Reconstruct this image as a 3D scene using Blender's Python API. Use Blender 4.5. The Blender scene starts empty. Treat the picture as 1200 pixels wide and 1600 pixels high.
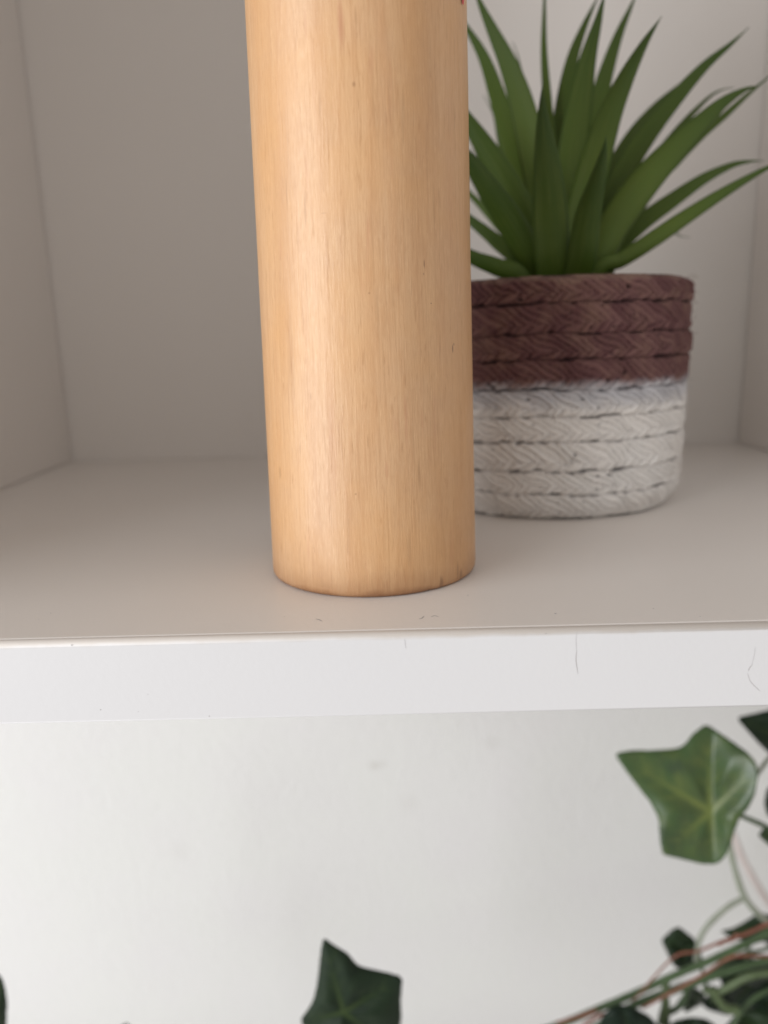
import bpy, bmesh, math, random
from mathutils import Vector, noise as mnoise

random.seed(7)
scene = bpy.context.scene
COL = scene.collection
R = math.radians

# ------------------------------------------------------------------ camera
FPX = 1202.0                       # focal length in photograph pixels (1200 x 1600)
PITCH, YAW, ROLL = R(12.788), R(0.7235), R(-1.6814)
CAM = Vector((0.0, -0.14547, 0.05727))
cp, sp, cy_, sy_ = math.cos(PITCH), math.sin(PITCH), math.cos(YAW), math.sin(YAW)
FWD = Vector((-sy_ * cp, cy_ * cp, -sp))
_r = Vector((cy_, sy_, 0.0)); _u = _r.cross(FWD)
RIGHT = _r * math.cos(ROLL) + _u * math.sin(ROLL)
UP = _u * math.cos(ROLL) - _r * math.sin(ROLL)
cd = bpy.data.cameras.new('camera')
cam = bpy.data.objects.new('camera', cd); COL.objects.link(cam)
m = cam.matrix_world.copy()
for i in range(3):
    m[i][0], m[i][1], m[i][2], m[i][3] = RIGHT[i], UP[i], -FWD[i], CAM[i]
cam.matrix_world = m
cd.sensor_fit = 'VERTICAL'; cd.sensor_height = 9.0; cd.sensor_width = 6.75
cd.lens = FPX / 1600.0 * 9.0
cd.clip_start = 0.005; cd.clip_end = 50.0
cd.dof.use_dof = True
cd.dof.focus_distance = 0.167
cd.dof.aperture_fstop = (cd.lens / 1000.0) / 0.0031
scene.camera = cam

# ------------------------------------------------------------------ light
world = bpy.data.worlds.new('World'); scene.world = world; world.use_nodes = True
bg = world.node_tree.nodes['Background']
bg.inputs['Color'].default_value = (1.0, 0.945, 0.885, 1.0)
bg.inputs['Strength'].default_value = 0.56

def area(name, loc, target, sx, sy, power, color):
    ld = bpy.data.lights.new(name, 'AREA'); ld.shape = 'RECTANGLE'
    ld.size, ld.size_y, ld.energy, ld.color = sx, sy, power, color
    o = bpy.data.objects.new(name, ld); COL.objects.link(o)
    o.location = loc
    o.rotation_euler = (Vector(target) - Vector(loc)).to_track_quat('-Z', 'Y').to_euler()
    return o
# daylight from a window of the room, to the left behind the photographer
area('window_light', (-1.14, -0.74, 0.12), (0.0, 0.06, 0.0), 1.05, 1.15, 20.5, (0.97, 0.985, 1.0))

vs = scene.view_settings
vs.view_transform = 'Standard'; vs.look = 'None'; vs.gamma = 1.0; vs.exposure = 0.13
vs.use_curve_mapping = False
scene.render.engine = 'CYCLES'
scene.cycles.max_bounces = 10; scene.cycles.diffuse_bounces = 6

# ------------------------------------------------------------------ helpers
def ray(px, py):
    return (RIGHT * ((px - 600) / FPX) - UP * ((py - 800) / FPX) + FWD)
def at(px, py, Y):                 # point of the place at depth Y
    d = ray(px, py); return CAM + d * ((Y - CAM.y) / d.y)
def at_z(px, py, z):
    d = ray(px, py); return CAM + d * ((z - CAM.z) / d.z)
def depth(p): return (p - CAM).dot(FWD)
def mesh_obj(name, verts, faces, mat, parent=None, smooth=True):
    me = bpy.data.meshes.new(name); me.from_pydata([tuple(v) for v in verts], [], faces); me.update()
    if smooth: me.polygons.foreach_set('use_smooth', [True] * len(me.polygons))
    if mat: me.materials.append(mat)
    o = bpy.data.objects.new(name, me); COL.objects.link(o)
    if parent: o.parent = parent; o.matrix_parent_inverse = parent.matrix_world.inverted()
    return o
def bm_obj(name, bm, mat, parent=None, smooth=False):
    me = bpy.data.meshes.new(name); bm.to_mesh(me); bm.free()
    if smooth: me.polygons.foreach_set('use_smooth', [True] * len(me.polygons))
    me.materials.append(mat)
    o = bpy.data.objects.new(name, me); COL.objects.link(o)
    if parent: o.parent = parent; o.matrix_parent_inverse = parent.matrix_world.inverted()
    return o
def empty(name, loc):
    o = bpy.data.objects.new(name, None); COL.objects.link(o); o.location = loc
    o.empty_display_size = 0.02
    bpy.context.view_layer.update()
    return o
def tag(o, label, cat, kind=None):
    o['label'] = label; o['category'] = cat
    if kind: o['kind'] = kind
def box(name, lo, hi, mat, parent, bevel=0.0004):
    bm = bmesh.new()
    bmesh.ops.create_cube(bm, size=1.0)
    c = (Vector(lo) + Vector(hi)) / 2; s = Vector(hi) - Vector(lo)
    for v in bm.verts: v.co = Vector((v.co.x * s.x, v.co.y * s.y, v.co.z * s.z)) + c
    if bevel: bmesh.ops.bevel(bm, geom=bm.edges[:], offset=bevel, segments=2, affect='EDGES', profile=0.5)
    return bm_obj(name, bm, mat, parent)
def catmull(pts, n):
    pts = [Vector(p) for p in pts]; out = []
    P = [pts[0] * 2 - pts[1]] + pts + [pts[-1] * 2 - pts[-2]]
    for i in range(1, len(P) - 2):
        for k in range(n):
            t = k / n; a, b, c, d = P[i-1], P[i], P[i+1], P[i+2]
            out.append(0.5 * ((2*b) + (c-a)*t + (2*a-5*b+4*c-d)*t*t + (3*b-a-3*c+d)*t**3))
    out.append(pts[-1]); return out
def tube_geo(path, radii, sides=10):
    V, Fc = [], []; n = len(path); prev = None
    for i, p in enumerate(path):
        t = (path[min(i+1, n-1)] - path[max(i-1, 0)]).normalized()
        a = prev if prev else (Vector((0, 0, 1)) if abs(t.z) < .8 else Vector((1, 0, 0)))
        a = (a - t * a.dot(t)).normalized(); prev = a; b = t.cross(a)
        for k in range(sides):
            th = 2 * math.pi * k / sides
            V.append(p + (a * math.cos(th) + b * math.sin(th)) * radii[i])
    for i in range(n - 1):
        for k in range(sides):
            k2 = (k + 1) % sides
            Fc.append((i*sides+k, i*sides+k2, (i+1)*sides+k2, (i+1)*sides+k))
    Fc.append(tuple(range(sides - 1, -1, -1))); Fc.append(tuple((n-1)*sides + k for k in range(sides)))
    return V, Fc

# ------------------------------------------------------------------ materials
class NT:
    def __init__(self, name):
        self.m = bpy.data.materials.new(name); self.m.use_nodes = True
        self.t = self.m.node_tree; self.b = self.t.nodes['Principled BSDF']
    def n(self, kind, **kw):
        x = self.t.nodes.new(kind)
        for k, v in kw.items():
            if k in x.bl_rna.properties: setattr(x, k, v)
            else: x.inputs[k].default_value = v
        return x
    def l(self, a, b): self.t.links.new(a, b)
    def math(self, op, a, b=None, c=None, clamp=False):
        x = self.t.nodes.new('ShaderNodeMath'); x.operation = op; x.use_clamp = clamp
        for i, v in enumerate((a, b, c)):
            if v is None: continue
            if isinstance(v, (int, float)): x.inputs[i].default_value = v
            else: self.l(v, x.inputs[i])
        return x.outputs[0]
    def mix(self, fac, a, b, mode='MIX'):
        x = self.t.nodes.new('ShaderNodeMix'); x.data_type = 'RGBA'; x.blend_type = mode
        for s, v in ((x.inputs[0], fac), (x.inputs[6], a), (x.inputs[7], b)):
            if isinstance(v, (int, float)): s.default_value = v
            elif isinstance(v, tuple): s.default_value = (*v, 1.0) if len(v) == 3 else v
            else: self.l(v, s)
        return x.outputs[2]
    def ramp(self, fac, stops, interp='LINEAR'):
        x = self.t.nodes.new('ShaderNodeValToRGB'); x.color_ramp.interpolation = interp
        e = x.color_ramp.elements
        while len(e) < len(stops): e.new(0.5)
        for k, (p, c) in enumerate(stops):
            e[k].position = p; e[k].color = (*c, 1.0) if isinstance(c, tuple) else (c, c, c, 1.0)
        self.l(fac, x.inputs[0]); return x.outputs[0]
    def coord(self, scale=(1, 1, 1), rot=(0, 0, 0), loc=(0, 0, 0)):
        tc = self.n('ShaderNodeTexCoord'); mp = self.n('ShaderNodeMapping')
        mp.inputs['Scale'].default_value = scale; mp.inputs['Rotation'].default_value = rot
        mp.inputs['Location'].default_value = loc
        self.l(tc.outputs['Object'], mp.inputs[0]); return mp.outputs[0]
    def noise(self, vec, scale, detail=3.0, rough=0.5, dist=0.0):
        x = self.n('ShaderNodeTexNoise', Scale=scale, Detail=detail, Roughness=rough, Distortion=dist)
        self.l(vec, x.inputs['Vector']); return x.outputs[0]
    def bump(self, h, strength, dist, normal=None):
        x = self.n('ShaderNodeBump', Strength=strength, Distance=dist)
        self.l(h, x.inputs['Height'])
        if normal: self.l(normal, x.inputs['Normal'])
        return x.outputs[0]

def mat_laminate(name, base, rough, orange=0.12, lip=None):
    k = NT(name); v = k.coord()
    n1 = k.noise(v, 14.0, 4.0); n2 = k.noise(v, 900.0, 2.0)
    c = k.mix(k.math('MULTIPLY', n1, 0.35), base, tuple(x * 0.93 for x in base))
    c = k.mix(k.ramp(k.noise(v, 60.0, 5.0, 0.65), [(0.63, 0.0), (0.8, 0.16)]), c, tuple(x * 0.8 for x in base))
    if lip:                                             # yellowed, rubbed upper edge of the band
        tc = k.n('ShaderNodeTexCoord'); sz = k.n('ShaderNodeSeparateXYZ'); k.l(tc.outputs['Object'], sz.inputs[0])
        zz = k.math('ADD', sz.outputs[2], k.math('MULTIPLY', k.math('SUBTRACT', k.noise(v, 120.0, 4.0, 0.6), 0.5), 0.0012))
        mr = k.n('ShaderNodeMapRange'); k.l(zz, mr.inputs[0]); mr.inputs[1].default_value = -0.0016; mr.inputs[2].default_value = -0.0007
        c = k.mix(k.math('MULTIPLY', mr.outputs[0], 0.6), c, lip)
    k.l(c, k.b.inputs['Base Color'])
    k.l(k.math('ADD', k.math('MULTIPLY', n1, 0.14), rough - 0.07), k.b.inputs['Roughness'])
    k.l(k.bump(n2, orange, 0.0002), k.b.inputs['Normal'])
    return k.m
M_LAM = mat_laminate('white_laminate', (0.745, 0.712, 0.685), 0.42)
M_EDGE = mat_laminate('white_edge_band', (0.668, 0.667, 0.686), 0.5, lip=(0.50, 0.43, 0.36))
M_BACK = mat_laminate('white_back_panel', (0.755, 0.728, 0.705), 0.55)

def mat_wallpaper():
    k = NT('woven_wallpaper')
    h1 = k.noise(k.coord(scale=(520, 1, 150), rot=(0, R(40), 0)), 1.0, 2.0, 0.5, 0.3)
    h2 = k.noise(k.coord(scale=(300, 1, 620), rot=(0, R(-15), 0)), 1.0, 2.0, 0.5, 0.3)
    h = k.math('ADD', h1, k.math('MULTIPLY', h2, 0.5))
    v = k.coord()
    h = k.math('ADD', h, k.math('MULTIPLY', k.noise(v, 420.0, 3.0), 0.7))
    big = k.noise(v, 22.0, 3.0)
    c = k.mix(k.ramp(big, [(0.35, 0.0), (0.7, 1.0)]), (0.672, 0.676, 0.668), (0.668, 0.664, 0.668))
    c = k.mix(k.math('MULTIPLY', h, 0.06), c, (0.58, 0.57, 0.56))
    # a few faint smudges
    tc = k.n('ShaderNodeTexCoord')
    for p, r, s in SMUDGE:
        d = k.n('ShaderNodeVectorMath', operation='DISTANCE'); k.l(tc.outputs['Object'], d.inputs[0])
        d.inputs[1].default_value = p
        mk = k.math('MULTIPLY', k.ramp(k.math('DIVIDE', d.outputs['Value'], r), [(0.0, 1.0), (1.0, 0.0)]), s)
        c = k.mix(k.math('MULTIPLY', mk, k.noise(v, 300.0, 2.0)), c, (0.42, 0.40, 0.37))
    k.l(c, k.b.inputs['Base Color']); k.b.inputs['Roughness'].default_value = 0.7
    k.l(k.bump(h, 0.36, 0.0012), k.b.inputs['Normal'])
    return k.m

def mat_simple(name, col, rough=0.5, var=0.25, scale=200.0, **kw):
    k = NT(name); v = k.coord()
    n = k.noise(v, scale, 3.0)
    k.l(k.mix(n, tuple(x * (1 - var) for x in col), tuple(min(1, x * (1 + var)) for x in col)), k.b.inputs['Base Color'])
    k.b.inputs['Roughness'].default_value = rough
    k.l(k.bump(n, 0.15, 0.0004), k.b.inputs['Normal'])
    for a, b in kw.items(): k.b.inputs[a.replace('_', ' ')].default_value = b
    return k.m

# ------------------------------------------------------------------ setting: the wall behind
DEPTH, XL, XR, T = 0.243, -0.16344, 0.17516, 0.018
WALL_Y = 0.2465
SMUDGE = []
for (px, py, r, s) in ((585, 1196, .004, 0.9), (598, 1194, .003, 0.5), (770, 1160, .006, 0.35), (640, 1255, .008, 0.25), (280, 1330, .009, 0.2)):
    p = at(px, py, WALL_Y); SMUDGE.append((tuple(p), r, s))
M_WALL = mat_wallpaper()
wall = mesh_obj('wall', [(-2, WALL_Y, -1.2), (2, WALL_Y, -1.2), (2, WALL_Y, 1.4), (-2, WALL_Y, 1.4),
                         (-2, WALL_Y + .1, -1.2), (2, WALL_Y + .1, -1.2), (2, WALL_Y + .1, 1.4), (-2, WALL_Y + .1, 1.4)],
                [(0, 1, 2, 3), (5, 4, 7, 6), (4, 0, 3, 7), (1, 5, 6, 2), (3, 2, 6, 7), (4, 5, 1, 0)], M_WALL, smooth=False)
wall['kind'] = 'structure'
# unseen white slab added under the garland to bounce light up the wall
M_BOUNCE = mat_laminate('white_bounce_slab', (0.74, 0.73, 0.71), 0.5)
bounce_slab = mesh_obj('bounce_slab', [(-.7, -.06, -.40), (.7, -.06, -.40), (.7, WALL_Y, -.40), (-.7, WALL_Y, -.40), (-.7, -.06, -.364), (.7, -.06, -.364), (.7, WALL_Y, -.364), (-.7, WALL_Y, -.364)],
                 [(3, 2, 1, 0), (4, 5, 6, 7), (0, 1, 5, 4), (1, 2, 6, 5), (3, 0, 4, 7), (2, 3, 7, 6)], M_BOUNCE, smooth=False)
bounce_slab['kind'] = 'structure'

# ------------------------------------------------------------------ the shelf
shelf = empty('wall_shelf', ((XL + XR) / 2, DEPTH / 2, -T))
tag(shelf, 'open white laminate box shelf fixed to the wall', 'shelf')
HT = 0.335
board = box('bottom_board', (XL - T, 0.00012, -T), (XR + T, DEPTH, 0.0), M_LAM, shelf, 0.00025)
side_l = box('side_panel', (XL - T, 0.0002, 0.0002), (XL, DEPTH - .0004, HT), M_LAM, shelf)
side_r = box('side_panel', (XR, 0.0002, 0.0002), (XR + T, DEPTH - .0004, HT), M_LAM, shelf)
box('top_board', (XL - T, 0.0002, HT + .0002), (XR + T, DEPTH, HT + T), M_LAM, shelf)
box('back_panel', (XL - T, DEPTH + .0003, -T), (XR + T, DEPTH + .003, HT + T), M_BACK, shelf)
def strip(parent, along, a0, a1, c0, c1):
    """rounded edge band glued to the front of a board; along = 'x' or 'z'"""
    prof = []; t = 0.0016; r = 0.0012; top = c1 - 0.00012
    prof.append((0.0, c0 + .00005))
    for k in range(7):
        th = k / 6 * math.pi / 2; q = .0004
        prof.append((-t + q - q * math.sin(th), c0 + .00005 + q - q * math.cos(th)))
    for k in range(9):
        th = k / 8 * math.pi / 2
        prof.append((-t + r - r * math.cos(th), top - r + r * math.sin(th)))
    prof.append((0.0, top))
    V, Fc = [], []; n = len(prof); segs = 2
    for s in range(segs):
        a = a0 if s == 0 else a1
        for (y, c) in prof: V.append((a, y, c) if along == 'x' else (c, y, a))
    for k in range(n):
        k2 = (k + 1) % n; Fc.append((k, k2, n + k2, n + k))
    Fc.append(tuple(range(n))[::-1]); Fc.append(tuple(range(n, 2 * n)))
    o = mesh_obj('edge_band', V, Fc, M_EDGE, parent)
    bm = bmesh.new(); bm.from_mesh(o.data); bmesh.ops.recalc_face_normals(bm, faces=bm.faces[:]); bm.to_mesh(o.data); bm.free()
    fl = [len(p.vertices) == 4 and (abs(p.normal.y) < .9999 and abs(p.normal.z if along == 'x' else p.normal.x) < .9999) for p in o.data.polygons]
    o.data.polygons.foreach_set('use_smooth', fl)
    return o
band = strip(board, 'x', XL - T, XR + T, -T, 0.0)
strip(side_l, 'z', 0.0003, HT, XL - T, XL)
strip(side_r, 'z', 0.0003, HT, XR, XR + T)

# scuffs, specks and fibres
M_SCUFF = mat_simple('dark_scuff', (0.42, 0.40, 0.40), 0.8)
M_SCUFF_LIGHT = mat_simple('pale_scuff', (0.52, 0.51, 0.52), 0.8)
def ribbon(name, px, wmm, plane, mat, parent):
    """flat hairline mark following a few points on a board"""
    pts = [at(x, y, -0.00163) if plane == 'front' else at_z(x, y, 0.00003) for x, y in px]
    path = catmull(pts, 5) if len(pts) > 1 else pts
    nrm = Vector((0, -1, 0)) if plane == 'front' else Vector((0, 0, 1))
    V, Fc = [], []; n = len(path)
    for i, p in enumerate(path):
        t = (path[min(i+1, n-1)] - path[max(i-1, 0)]).normalized(); s = nrm.cross(t)
        w = wmm / 2000.0 * (0.15 + 0.85 * math.sin(math.pi * (i + .3) / (n - .4)))
        V += [p - s * w, p + nrm * 0.00002, p + s * w]
    for i in range(n - 1):
        Fc += [(3*i, 3*i+1, 3*i+4, 3*i+3), (3*i+1, 3*i+2, 3*i+5, 3*i+4)]
    return mesh_obj(name, V, Fc, mat, parent)
def speck(x, y, rmm, plane, parent):
    p = at(x, y, -0.00162) if plane == 'front' else at_z(x, y, 0.00002)
    bm = bmesh.new(); bmesh.ops.create_icosphere(bm, subdivisions=1, radius=rmm / 1000.0)
    for v in bm.verts:
        v.co *= random.uniform(.7, 1.25)
        if plane == 'front': v.co.y *= .2
        else: v.co.z *= .3
        v.co += p
    return bm_obj('speck', bm, M_SCUFF, parent, True)
ribbon('scratch', [(901, 986), (900, 1003), (901, 1020)], .10, 'front', M_SCUFF_LIGHT, band)
ribbon('scratch', [(901, 1016), (900, 1032), (903, 1053)], .14, 'front', M_SCUFF, band)
ribbon('scratch', [(1176, 1038), (1171, 1044), (1169, 1049)], .14, 'front', M_SCUFF, band)
ribbon('scratch', [(1168, 1052), (1172, 1064), (1180, 1073), (1188, 1080)], .11, 'front', M_SCUFF, band)
ribbon('scratch', [(1180, 1010), (1178, 1026), (1174, 1040)], .08, 'front', M_SCUFF_LIGHT, band)
ribbon('scratch', [(632, 998), (633, 1006), (634, 1013)], .12, 'front', M_SCUFF_LIGHT, band)
for x, y, r in ((231, 1085, .10), (157, 1109, .13), (327, 1119, .15), (112, 1008, .14), (216, 1112, .07), (853, 990, .12)): speck(x, y, r, 'front', band)
ribbon('fibre', [(493, 967), (498, 968), (504, 971)], .35, 'top', M_SCUFF, board)
ribbon('fibre', [(654, 967), (659, 966), (663, 962)], .3, 'top', M_SCUFF, board)
ribbon('fibre', [(673, 964), (679, 962), (686, 964)], .3, 'top', M_SCUFF, board)
for x, y, r in ((731, 930, .22), (868, 959, .28), (1094, 963, .22), (1021, 951, .16), (79, 958, .22), (444, 963, .12), (60, 968, .12), (160, 902, .12)): speck(x, y, r, 'top', board)

# ------------------------------------------------------------------ the wooden cylinder
CX, CY, CR = -0.00527, 0.04498, 0.02589
def cyl_r(z): return CR - 0.01245 * z
def on_cyl(px, py):                # photograph point on the visible side of the cylinder
    d = ray(px, py); lo = None; t = 0.12
    while t < 0.4:
        p = CAM + d * t
        if math.hypot(p.x - CX, p.y - CY) < cyl_r(p.z): return p
        t += 0.0002
    return CAM + d * ((CY - CAM.y) / d.y)
def mat_wood():
    k = NT('pale_turned_wood')
    g1 = k.coord(scale=(430, 430, 20)); g2 = k.coord(scale=(1500, 1500, 75), loc=(3, 1, 0)); g3 = k.coord(scale=(110, 110, 9), loc=(5, 2, 1))
    g4 = k.coord(scale=(2200, 2200, 170), loc=(2, 7, 3)); g5 = k.coord(scale=(420, 420, 42), loc=(9, 4, 2)); iso = k.coord()
    broad = k.noise(g3, 1.0, 3.0, 0.55, 0.4); mid = k.noise(g1, 1.0, 4.0, 0.6, 0.3); fine = k.noise(g2, 1.0, 3.0, 0.6)
    fleck = k.noise(k.coord(scale=(2600, 2600, 380), loc=(1, 6, 2)), 1.0, 3.0, 0.6); short = k.noise(k.coord(scale=(1300, 1300, 160), loc=(4, 2, 8)), 1.0, 2.0, 0.6)
    c = k.ramp(broad, [(0.30, (0.545, 0.318, 0.162)), (0.50, (0.590, 0.358, 0.192)), (0.72, (0.630, 0.398, 0.224))])
    c = k.mix(k.ramp(mid, [(0.46, 0.0), (0.70, 0.32)]), c, (0.510, 0.265, 0.125))
    c = k.mix(k.ramp(mid, [(0.30, 0.25), (0.45, 0.0)]), c, (0.73, 0.47, 0.26))
    c = k.mix(k.ramp(fine, [(0.50, 0.0), (0.72, 0.42)]), c, (0.46, 0.235, 0.11))
    c = k.mix(k.ramp(fleck, [(0.52, 0.0), (0.70, 0.27)]), c, (0.46, 0.25, 0.12))
    c = k.mix(k.ramp(short, [(0.62, 0.0), (0.72, 0.45)]), c, (0.40, 0.205, 0.095))
    c = k.mix(k.ramp(fleck, [(0.30, 0.20), (0.44, 0.0)]), c, (0.78, 0.53, 0.31))
    c = k.mix(k.ramp(k.noise(k.coord(scale=(2000, 2000, 34), loc=(7, 3, 5)), 1.0, 2.0, 0.5), [(0.60, 0.0), (0.72, 0.26)]), c, (0.38, 0.20, 0.095))
    # pink heart streaks, short brown pores
    c = k.mix(k.ramp(k.noise(g5, 1.0, 2.0, 0.5), [(0.66, 0.0), (0.76, 0.40)]), c, (0.50, 0.235, 0.13))
    c = k.mix(k.ramp(k.noise(g4, 1.0, 2.0, 0.5), [(0.70, 0.0), (0.80, 0.50)]), c, (0.34, 0.18, 0.085))
    # amber unevenness of the old varnish
    c = k.mix(k.ramp(k.noise(iso, 38.0, 4.0, 0.6), [(0.42, 0.0), (0.72, 0.34)]), c, (0.66, 0.350, 0.125))
    tc = k.n('ShaderNodeTexCoord')
    sx = k.n('ShaderNodeSeparateXYZ'); k.l(tc.outputs['Object'], sx.inputs[0])
    # grime rubbed into the foot
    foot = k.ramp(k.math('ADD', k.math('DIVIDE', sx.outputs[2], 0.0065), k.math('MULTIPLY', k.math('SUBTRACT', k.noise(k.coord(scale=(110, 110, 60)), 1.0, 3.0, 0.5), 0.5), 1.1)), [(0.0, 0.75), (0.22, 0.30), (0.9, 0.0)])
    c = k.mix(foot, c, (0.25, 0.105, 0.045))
    # separate flaws: knots, dents, specks, with their own place on the wood
    for p, rx, rz, s, col in FLAWS:
        mp = k.n('ShaderNodeVectorMath', operation='SUBTRACT'); k.l(tc.outputs['Object'], mp.inputs[0]); mp.inputs[1].default_value = p
        ml = k.n('ShaderNodeVectorMath', operation='MULTIPLY'); k.l(mp.outputs[0], ml.inputs[0]); ml.inputs[1].default_value = (1/rx, 1/rx, 1/rz)
        ln = k.n('ShaderNodeVectorMath', operation='LENGTH'); k.l(ml.outputs[0], ln.inputs[0])
        wob = k.math('ADD', ln.outputs['Value'], k.math('MULTIPLY', k.math('SUBTRACT', fine, 0.5), 1.2))
        c = k.mix(k.ramp(wob, [(0.10 if rx > .0015 else 0.45, s), (1.0, 0.0)]), c, col)
    k.l(c, k.b.inputs['Base Color'])
    k.l(k.math('ADD', k.math('MULTIPLY', fleck, 0.24), 0.28), k.b.inputs['Roughness'])
    k.b.inputs['Specular IOR Level'].default_value = 0.55
    h = k.math('ADD', k.math('MULTIPLY', fine, 0.6), k.math('MULTIPLY', mid, 0.8))
    h = k.math('ADD', h, k.math('MULTIPLY', k.noise(k.coord(scale=(300, 300, 1500)), 1.0, 2.0), 0.18))
    h = k.math('ADD', h, k.math('MULTIPLY', fleck, 0.45))
    nb = k.bump(h, 0.26, 0.00035)
    nb = k.bump(k.noise(iso, 160.0, 3.0), 0.05, 0.0010, nb)
    k.l(nb, k.b.inputs['Normal'])
    return k.m
FLAWS = []
BR, DK, BK, PK = (0.30, 0.155, 0.07), (0.20, 0.10, 0.05), (0.03, 0.02, 0.015), (0.46, 0.20, 0.11)
for (px, py, rx, rz, s, col) in (
        (553, 132, .45, .8, .7, BR), (619, 131, .3, .3, .5, BR), (533, 40, .8, 5.5, .5, PK), (478, 40, .5, 4.0, .22, PK),
        (556, 30, .4, 3.0, .3, BR), (663, 412, .25, 1.3, .7, DK), (662, 428, .2, .4, .6, DK), (673, 474, .22, .22, .95, BK),
        (707, 545, .3, 1.0, .8, DK), (709, 538, .2, .4, .7, BK), (577, 458, .3, .3, .5, BR), (575, 690, .25, 2.0, .35, BR),
        (486, 620, .3, 1.2, .4, BR), (655, 740, .3, 4.5, .45, BR), (604, 735, .5, 2.2, .25, PK), (556, 772, .3, .3, .5, BR),
        (438, 738, .6, 1.8, .35, BR), (673, 923, .7, .45, 1.0, BK), (690, 912, .8, 2.2, .6, DK), (720, 898, .8, 1.6, .55, DK),
        (715, 895, .4, 3.0, .4, DK), (500, 165, .3, 3.0, .25, BR), (448, 300, .3, 4.0, .25, BR), (477, 330, .3, 4.0, .3, BR),
        (506, 333, .8, .15, .25, BR), (668, 120, 4.0, 22, .09, BR), (650, 600, 3.5, 30, .08, BR), (600, 120, 2.0, 26, .08, PK), (520, 700, 1.2, 16, .16, PK), (700, 300, 2.5, 20, .07, PK), (455, 560, 1.2, 14, .16, BR), (590, 500, .5, 9, .22, BR), (545, 830, .5, 7, .22, BR), (640, 860, .6, 6, .22, BR), (678, 330, .4, 6.0, .25, BR), (630, 180, .5, 6.0, .25, BR)):
    FLAWS.append((tuple(on_cyl(px, py)), rx / 1000, rz / 1000, s, col))
M_WOOD = mat_wood()
HC = 0.252
prof = [(0.0, 0.0), (CR - .0014, 0.0), (CR - .0008, 0.00012), (CR - .0004, 0.0004), (CR - .0001, 0.001)]
prof += [(cyl_r(z), z) for z in [0.0018 + (HC - .006) * k / 110 for k in range(111)]]
rt = cyl_r(HC); prof += [(rt - .0003, HC - .002), (rt - .0012, HC - .0005), (rt - .0026, HC), (0.0, HC)]
V, Fc = [], []; NS = 144
for (r, z) in prof:
    for k in range(NS):
        th = 2 * math.pi * k / NS
        w = 0.0 if r == 0 or z < .0005 else (mnoise.noise(Vector((math.cos(th) * 2.2, math.sin(th) * 2.2, z * 22))) * 0.00005
             + mnoise.noise(Vector((math.cos(th) * 9, math.sin(th) * 9, z * 60))) * 0.00004)
        if z < .004 and r > .01: w -= 0.00025 * math.exp(-((th - math.atan2(FLAWS[17][0][1] - CY, FLAWS[17][0][0] - CX) % (2*math.pi)) / 0.035) ** 2) * (1 - z / .004)
        V.append((CX + (r + w) * math.cos(th), CY + (r + w) * math.sin(th), z))
for i in range(len(prof) - 1):
    for k in range(NS):
        k2 = (k + 1) % NS; Fc.append((i*NS+k, i*NS+k2, (i+1)*NS+k2, (i+1)*NS+k))
wood = mesh_obj('wooden_cylinder', V, Fc, M_WOOD)
tag(wood, 'tall pale varnished wooden cylinder standing at the front of the white shelf', 'wooden cylinder')
# red paint mark high on its right flank
M_RED = mat_simple('red_paint', (0.55, 0.06, 0.06), 0.5)
V, Fc = [], []
p0 = on_cyl(721, 2); th0 = math.atan2(p0.y - CY, p0.x - CX)
for i in range(13):
    z = p0.z - .0006 + i * .0006
    for j in range(5):
        th = th0 + (j - 2) * 0.020 * (0.5 + 0.5 * min(1, i / 3)) + 0.01 * math.sin(i)
        r = cyl_r(z) + .00022; V.append((CX + r * math.cos(th), CY + r * math.sin(th), z))
for i in range(12):
    for j in range(4): Fc.append((i*5+j, i*5+j+1, (i+1)*5+j+1, (i+1)*5+j))
mesh_obj('red_mark', V, Fc, M_RED, wood)

# ------------------------------------------------------------------ potted plant
PX, PY, PH = 0.0557, 0.1300, 0.0735
plant = empty('potted_plant', (PX, PY, 0.0))
tag(plant, 'spiky green artificial plant in a brown and white braided pot', 'potted plant')

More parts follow.
